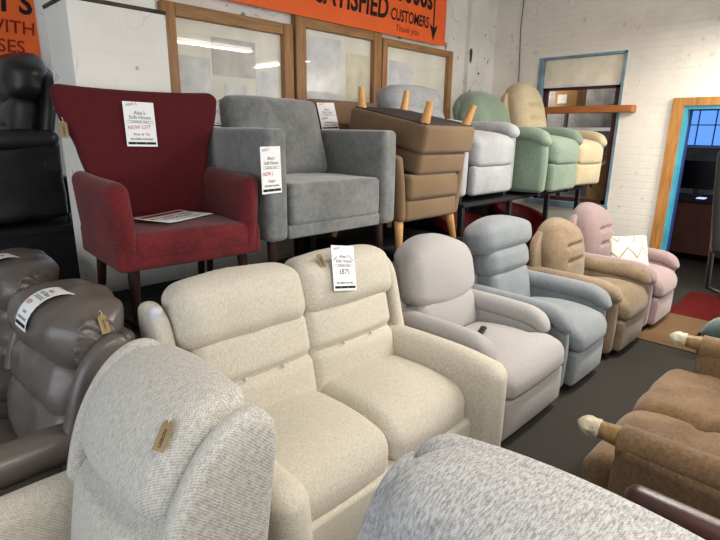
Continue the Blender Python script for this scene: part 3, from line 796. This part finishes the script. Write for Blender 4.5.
# grey velvet snuggler
t = thing('armchair', 'grey velvet square armchair with loose back cushion on the low shelf', 'armchair', (2.092,2.66,.80), 0); c = M['velvet']
W, D = 1.03, .86; f = -D/2
for sx in (-1,1):
    for sy in (-1,1): obj('leg', mk(tube, [(sx*.44,sy*.34,.34),(sx*.45,sy*.36,.003)], .03, 10, .02), M['darkwood'], t)
obj('base', mk(rb, (W-.28, D-.03, .075), .012, (0,.0,.358), (2,2,2)), c, t)
obj('seat', mk(rb, (W-.302,.66,.235), .03, (0,f+.335,.51), (10,10,2), (0,.006,.015), None, None, 4, .006), c, t)
for s in (-1,1):
    obj('arm', mk(rb, (.135,D,.60), .035, (s*(W/2-.0675),0,.62), (2,6,4), (.006,.008,.004), None, None, 4), c, t)
obj('backrest', mk(rb, (W-.28,.16,.62), .05, (0,.33,.70), (6,2,5), (0,.01,0), lambda p: Vector((p.x,p.y+.1*(p.z),p.z))), c, t)
bm = mk(rb, (.72,.18,.50), .045, (0,0,0), (12,3,10), (0,.05,.01), lambda p: Vector((p.x*(1+.03*(p.z/.25)), p.y*(1-.35*(p.x/.36)**4), p.z)), None, 4, .012, 6); bm.transform(Matrix.Translation((-.01,.17,.86)) @ Matrix.Rotation(R(-18),4,'X'))
obj('back_cushion', bm, c, t)

# caramel armchair with wooden legs, and its footstool upside down on top
def rib_cushion(bm, w, d, h, c): rb(bm, (w,d,h), .035, c, (8,8,2), (0,.012,.008), None, None, 4)
t = thing('armchair', 'caramel wool armchair on beech legs beneath the upturned footstool', 'armchair', (3.02,2.60,.905), 0); c = M['ribbed']
for sx in (-1,1):
    for sy in (-1,1): obj('leg', mk(tube, [(sx*.30,sy*.30,.22),(sx*.33,sy*.34,.004)], .036, 14, .022), M['beech'], t)
obj('seat_frame', mk(rb, (.60,.86,.15), .03, (0,.06,.275), (3,3,2), (0,.012,0)), c, t)
obj('seat', mk(rib_cushion, .58, .62, .17, (0,-.08,.435)), c, t)
for s in (-1,1):
    obj('arm', mk(rb, (.075,.86,.50), .03, (s*.34,.07,.45), (2,6,6), (0,.01,0), lambda p, s=s: Vector((p.x+s*.03*(p.z/.25), p.y, p.z-.04*(p.y/.35)*max(0,p.z/.25)*-1)), None, 4), c, t)
obj('backrest', mk(rb, (.74,.14,.80), .05, (0,.53,.65), (8,2,8), (0,.02,0), lambda p: Vector((p.x,p.y+.2*p.z,p.z)), None, 4), c, t)
t = thing('footstool', 'caramel wool footstool turned upside down with its four beech legs up', 'footstool', (3.085,2.56,1.49), 0)
t.rotation_euler = (R(11),0,0)
obj('cushion', mk(rib_cushion, .56, .70, .16, (0,.0,.075)), c, t)
obj('seat_frame', mk(rb, (.60,.74,.19), .03, (0,0,.245), (4,4,2), (0,.015,0)), c, t)
obj('dust_cover', mk(rb, (.55,.69,.012), .005, (0,0,.343), (2,2,1)), M['lining'], t)['label'] = 'dark cloth underside'
for sx in (-1,1):
    for sy in (-1,1): obj('leg', mk(tube, [(sx*.24,sy*.30,.33),(sx*.262,sy*.325,.49)], .034, 14, .022), M['beech'], t)

recliner('recliner_chair', 'silver grey recliner on the rack beside the upturned footstool', 'recliner', (3.87,2.80,1.165), 0, .88, 1.16, M['silver'], .135, .64, .52, 'wide', 1.0, 22, flare=.01, droop=.02, sd=.74, foot=.05, tz=.21)
recliner('recliner_chair', 'sage green recliner with smooth domed back on the rack', 'recliner', (4.74,2.58,1.165), 0, .80, 1.18, M['green'], .13, .60, .49, 'plain', 1.02, 24, sd=.72, droop=.04, foot=.04, tz=.18)
recliner('recliner_chair', 'straw yellow recliner at the window end of the rack', 'recliner', (5.55,2.60,1.165), -8, .70, 1.10, M['yellow'], .11, .58, .46, 'tuck', 1.14, 16, sd=.66, droop=.04, foot=.04, tz=.18)

# ------------------------------------------------------------------ right side
# brown chenille sofa with wrapped show-wood arm ends, facing the row
t = thing('sofa', 'brown chenille sofa with plastic wrapped wooden arm ends, facing the recliners', 'sofa', (2.54,.08,0), 180); c = M['brown']
W, D = 1.36, 1.0; f = -D/2
feet(t, W, D, M['steel'], .07)
obj('base', mk(rb, (W-.14, D-.12, .28), .03, (0,.02,.19), (2,2,2)), c, t)
for s in (-1,1):
    x = s*.305
    obj('seat', mk(rb, (.60,.66,.2), .08, (x, f+.28, .37), (16,16,2), (0,.01,.012), lambda p: Vector((p.x, p.y, p.z-.025*math.exp(-((p.y+.02)/.03)**2)*(p.z>0)-.03*max(0,-p.y/.33)**3)), None, 4, .01), c, t)
    T = tilt(.14, .42, 14)
    pillow(t, c, T, x-.30, x+.30, 0, .5, .22, .05, .08, wr=.01)
    def scroll(p, s=s):
        v = max(0, -p.y/.42)
        return Vector((p.x+s*.03*max(0,p.z/.3)**2, p.y, p.z+.02*v*max(0,p.z/.3)))
    a = obj('arm', mk(rb, (.13,.86,.53), .05, (s*(W/2-.055), .03, .335), (3,10,8), (.01,.02,.01), scroll, None, 4), c, t)
    obj('arm_roll', mk(tube, [(s*(W/2-.045), y, .60+.01*math.sin(y*3)) for y in (-.40,-.2,0,.2,.4)], .066, 18), c, a)
    e = obj('show_wood_end', mk(lathe, [(.020,0),(.034,.02),(.034,.06),(.038,.10),(.046,.16)], (0,0,0), 16), M['mapleend'], a); e.matrix_local = Matrix.Translation((s*(W/2-.045), -.535, .605)) @ Matrix.Rotation(R(-90), 4, 'X'); e['label'] = 'honey coloured wooden end'
    wz = obj('plastic_wrap', mk(lathe, [(.006,-.03),(.022,-.018),(.036,.0),(.041,.02),(.037,.04),(.041,.055),(.036,.06)], (0,0,0), 7), M['plastic'], a); wz.matrix_local = Matrix.Translation((s*(W/2-.045), -.535, .605)) @ Matrix.Rotation(R(-90), 4, 'X'); wz['label'] = 'crumpled clear plastic film'
bm = mk(rb, (W-.1,.1,.6), .04, (0,.26,.27), (6,1,6)); bm.transform(T); obj('back_panel', bm, c, t)

# low burgundy leather chair in front of the brown sofa
t = thing('leather_chair', 'dark burgundy leather low backed chair between grey recliner and brown sofa', 'chair', (1.26,-.01,.03), -90); c = M['burg']
obj('seat', mk(rb, (.66,.46,.14), .05, (0,-.06,.36), (6,6,2), (0,.01,.02)), c, t)
obj('base', mk(rb, (.62,.46,.22), .02, (0,-.05,.18), (2,2,2)), c, t)
obj('backrest', mk(rb, (.74,.09,.62), .04, (0,.235,.36), (8,1,6), (0,.01,0), lambda p: Vector((p.x*(1-.04*max(0,p.z/.31)**3), p.y+.03*p.z, p.z)), None, 4), c, t)
for sx in (-1,1):
    for sy in (-1,1): obj('leg', mk(box, (sx*.27-.02,sy*.2-.02-.05,-.03), (sx*.27+.02,sy*.2+.02-.05,.09)), M['darkwood'], t, False)

recliner('recliner_chair', 'teal grey recliner at the right edge past the brown sofa', 'recliner', (4.02,.12,0), 180, .84, .98, M['teal'], .15, .64, .47, 'plain', 1.0, 14)

# black office chair
t = thing('office_chair', 'black office chair with tall padded back at the right edge', 'office chair', (4.91,.53,0), 0); c = M['black']
obj('backrest', mk(rb, (.5,.1,.80), .045, (0,.24,1.22), (6,1,8), (0,.02,0), lambda p: Vector((p.x*(1-.1*max(0,p.z/.4)**3), p.y+.1*p.z, p.z)), None, 4), c, t)
obj('seat', mk(rb, (.42,.42,.1), .045, (.02,-.06,.5), (5,5,1), (0,.01,.02)), c, t)
obj('back_bar', mk(tube, [(0,.1,.46),(0,.26,.5),(0,.28,.9)], .02), M['steel'], t); obj('column', mk(tube, [(0,0,.08),(0,0,.46)], .03), M['steel'], t)
for k in range(5):
    a = 2*PI*k/5; obj('spoke', mk(tube, [(0,0,.09),(math.cos(a)*.28,math.sin(a)*.28,.06)], .02), M['steel'], t)
    cs = mk(tube, [(math.cos(a)*.28-.02*math.sin(a),math.sin(a)*.28+.02*math.cos(a),.028),(math.cos(a)*.28+.02*math.sin(a),math.sin(a)*.28-.02*math.cos(a),.028)], .028, 12); obj('castor', cs, M['steel'], t)

# ------------------------------------------------------------------ banners
t = thing('banner', 'long orange banner with black brush lettering above the framed boards', 'banner', (2.2,YW-.085,2.675))
bm = bmesh.new(); rb(bm, (2.97,.01,.75), .004, (1.485,0,.375), (6,1,3)); obj('sheet', bm, M['orange'], t)
def wall_text(t, items, mat, name='lettering'):
    bm = bmesh.new()
    for s, size, x, z, k in items: add_text(bm, s, size, x, z, 0, fn=lambda p: Vector((p.x, -.0075, p.y)), **k)
    return bm
bm = wall_text(t, [('FROM', .30, .24, .20, dict(bold=.02, shear=.12, squeeze=.8)), ('SATISFIED', .28, 1.02, .145, dict(bold=.026, shear=.12, squeeze=.78)), ('CUSTOMERS', .155, 2.02, .15, dict(bold=.02, shear=.12, squeeze=.72)), ('1000s', .30, 2.10, .345, dict(bold=.03, shear=.1, squeeze=.85))], M['paint'])
a0 = 2.74
for pts in ([(a0-.012,.16),(a0+.012,.16),(a0+.02,.72),(a0-.005,.72)], [(a0,.03),(a0+.075,.2),(a0+.012,.165),(a0-.012,.165),(a0-.07,.2)]):
    bm.faces.new([bm.verts.new((x, -.0075, z)) for x, z in pts])
obj('lettering', bm, M['paint'], t, False)
bm = wall_text(t, [('Thank you', .09, 2.1, .05, dict(shear=.15, squeeze=1.0))], M['rustpaint']); obj('small_lettering', bm, M['rustpaint'], t, False)
t = thing('banner', 'narrow orange sign hanging left of the white pillar', 'banner', (.69,4.873,2.22))
obj('sheet', mk(rb, (.62,.01,.75), .004, (.31,0,.375), (3,1,3)), M['orange'], t)
bm = wall_text(t, [("BUY'S", .22, .10, .34, dict(bold=.03, shear=.12, squeeze=.9))], M['paint']); obj('lettering', bm, M['paint'], t, False)
bm = wall_text(t, [('WITH', .13, .26, .19, dict(bold=.01, shear=.1)), ('LESSES', .13, .14, .05, dict(bold=.01, shear=.1))], M['rustpaint']); obj('small_lettering', bm, M['rustpaint'], t, False)

t = thing('pull_cord', 'white pull cord hanging high near the brick wall', 'pull cord', (5.9,2.66,3.1))
obj('cord', mk(tube, [(0,0,.10),(0,0,.39)], .004, 6), M['cord'], t); obj('grip', mk(lathe, [(.006,.12),(.012,.10),(.016,.0),(.012,-.012)]), M['whitecase'], t); obj('rose', mk(lathe, [(.05,.40),(.05,.38),(.02,.36)]), M['whitecase'], t)
t = thing('handset', 'small dark remote handset tucked beside the dove grey seat', 'remote control', (2.64,1.53,.530))
t.rotation_euler = (0,0,R(20)); obj('case', mk(rb, (.13,.04,.018), .008, (0,0,0), (2,1,1)), M['steel'], t)
# loose cable and hanging pull on the wall
tag(obj('cable', mk(tube, [(XW-.015,3.47,ZC),(XW-.015,3.49,3.0),(XW-.012,3.46,2.5),(XW-.015,3.44,2.0)], .006), M['grey']), 'thin grey cable running down the brick wall behind the yellow recliner', 'cable')

# ------------------------------------------------------------------ price cards and tags
def drape(Rd):
    return lambda p: Vector((p.x, (Rd+p.z)*math.sin(p.y/Rd), (Rd+p.z)*math.cos(p.y/Rd)-Rd))
price_card('white price card standing on the back of the burgundy wing chair', (1.176,2.796,1.732), (.163,-.012,-.003), (.01,.11,.99), .158, .228, 'NOW £377', 'Riser & Tilt')
price_card('white price card hanging on the left arm of the grey velvet armchair', (1.588,2.214,1.51), (1,0,.02), (0,.0,1), .125, .24, 'NOW £', 'Snuggler')
price_card('white price card leaning on the caramel armchair back', (2.765,3.085,1.825), (1,-.02,.04), (.02,.27,.96), .175, .21, 'NOW', 'Settee & Chair')
price_card('white price card with a big handwritten £875 on the cream sofa', (1.70,1.783,1.05), (1,-.05,-.17), (.17,.30,.95), .15, .225, '£875', '', red=False, head='WAS', arrows=True)
price_card('white price card draped over the nearer taupe leather headrest', (.458,2.21,1.064), (.03,-1,0), (.87,.0,.5), .125, .25, 'NOW', 'Leather', bend=drape(.135))
price_card('white price card draped over the farther taupe leather headrest', (.458,3.04,1.064), (.03,-1,0), (.87,.0,.5), .11, .25, 'NOW', 'Leather', bend=drape(.135))
price_card('white price card half hidden between burgundy wing chair and grey armchair', (1.665,2.90,1.80), (1,-.03,0), (.02,.05,1), .13, .15, 'NOW', '')
t = thing('sale_card', 'white sale card with a dark red heading lying on the burgundy seat', 'price card', (1.185,2.50,1.272), 24, 'handwritten white price cards')
cf = lambda p: Vector((p.x, p.y, p.z+.5*max(0,p.y)**2+.25*max(0,-p.x-.06)**2+.004))
bm = bmesh.new(); rb(bm, (.34,.22,.0016), .0007, (0,0,0), (12,8,1), (0,0,0), cf, None, 1); obj('sheet', bm, M['paper'], t)
bm = bmesh.new(); quad(bm, -.155, .062, .155, .098, .0016, cf, 8); obj('heading_band', bm, M['rustpaint'], t, False)
bm = bmesh.new()
for i, l in enumerate(['BUY NOW WHILE', 'STOCKS LAST']): add_text(bm, l, .036, 0, .012-.045*i, .0018, fn=cf, align='CENTER', bold=.01)
add_text(bm, 'ask in store for details', .02, 0, -.085, .0018, fn=cf, align='CENTER'); obj('print', bm, M['ink'], t, False)
swing_tag('small brown kraft tag pinned to the oatmeal tweed wing chair', (.441,1.087,.994), (.34,-.94,0), (.58,.21,.78), .85)
swing_tag('small brown kraft tag on the cream sofa head cushion beside the price card', (1.60,1.842,1.094), (1,.0,-.05), (.1,.6,.8), .85)
swing_tag('small brown kraft tag on the gathered side of the taupe leather headrest', (.605,1.935,1.0), (1,.3,0), (-.1,.25,.95), .85)
swing_tag('small brown kraft tag at the left edge of the burgundy chair back', (.80,2.775,1.70), (.7,-.7,0), (0,.0,1), .9)

# ------------------------------------------------------------------ lamps and added fill lights
def batten(x, y, rz, label, power):
    t = thing('fluorescent_light', label, 'ceiling light', (x, y, ZC-.6), rz, 'fluorescent battens under the ceiling')
    obj('housing', mk(rb, (1.5,.12,.06), .01, (0,0,.04), (1,1,1)), M['whitecase'], t)
    obj('tube', mk(tube, [(-.72,0,-.02),(.72,0,-.02)], .016, 12), M['tube'], t)
    for s in (-1,1):
        obj('end_cap', mk(box, (s*.74-.02,-.03,-.045), (s*.74+.02,.03,.01)), M['whitecase'], t, False); obj('chain', mk(tube, [(s*.6,0,.07),(s*.6,0,.6)], .004, 6), M['steel'], t)
    l = bpy.data.lights.new('lamp', 'AREA'); l.shape = 'RECTANGLE'; l.size = 1.4; l.size_y = .16; l.energy = power; l.color = (1,.955,.88)
    o = bpy.data.objects.new('lamp_light', l); C.objects.link(o); o.parent = t; o.location = (0,0,-.06)
batten(1.2, -.6, 0, 'fluorescent batten above the grey recliner', 55)
batten(3.9, .8, 0, 'fluorescent batten above the middle of the aisle', 90)
batten(5.75, .0, 90, 'fluorescent batten near the doorway wall', 105)
def window_light(name, loc, rot, sx, sy, e, col):
    l = bpy.data.lights.new(name, 'AREA'); l.shape = 'RECTANGLE'; l.size = sx; l.size_y = sy; l.energy = e; l.color = col
    o = bpy.data.objects.new(name, l); C.objects.link(o); o.location = loc; o.rotation_euler = rot
window_light('daylight_left', (-3.0,.15,1.8), (0, R(-90), 0), 2.2, 5.4, 100, (.84,.91,1))
window_light('daylight_front', (3.0,-4.0,1.7), (R(90), 0, 0), 5.2, 2.2, 135, (.97,.98,1))
l = bpy.data.lights.new('store_fill', 'POINT'); l.energy = 60; l.shadow_soft_size = .08; l.color = (1,.93,.82); o = bpy.data.objects.new('store_fill', l); C.objects.link(o); o.location = (6.85,3.6,2.6)  # added fill light for the store, no lamp stands there
l = bpy.data.lights.new('office_fill', 'POINT'); l.energy = 14; l.shadow_soft_size = .1; l.color = (.85,.9,1); o = bpy.data.objects.new('office_fill', l); C.objects.link(o); o.location = (8.2,0,2.9)  # added bluish fill to lift the dim office, no fitting behind it

wd = bpy.data.worlds.new('World'); bpy.context.scene.world = wd; wd.use_nodes = True
wd.node_tree.nodes['Background'].inputs[0].default_value = (.75,.86,1,1); wd.node_tree.nodes['Background'].inputs[1].default_value = 1.2

# ------------------------------------------------------------------ camera
az, pt, rl = R(44.5), R(15), R(.7)
fw = Vector((math.cos(az)*math.cos(pt), math.sin(az)*math.cos(pt), -math.sin(pt)))
rt = Vector((math.sin(az), -math.cos(az), 0)); up = rt.cross(fw)
r2 = rt*math.cos(rl)+up*math.sin(rl); u2 = up*math.cos(rl)-rt*math.sin(rl)
cam = bpy.data.cameras.new('camera'); co = bpy.data.objects.new('camera', cam); C.objects.link(co)
mw = Matrix((r2, u2, -fw)).transposed().to_4x4(); mw.translation = (0, 0, 1.7); co.matrix_world = mw
cam.sensor_width = 36; cam.lens = 510/720*36; cam.clip_start = .02
sc = bpy.context.scene; sc.camera = co
sc.view_settings.view_transform = 'Standard'; sc.view_settings.look = 'None'; sc.view_settings.gamma = 1; sc.view_settings.exposure = -.06
sc.cycles.use_denoising = True; sc.cycles.max_bounces = 8; sc.cycles.diffuse_bounces = 5
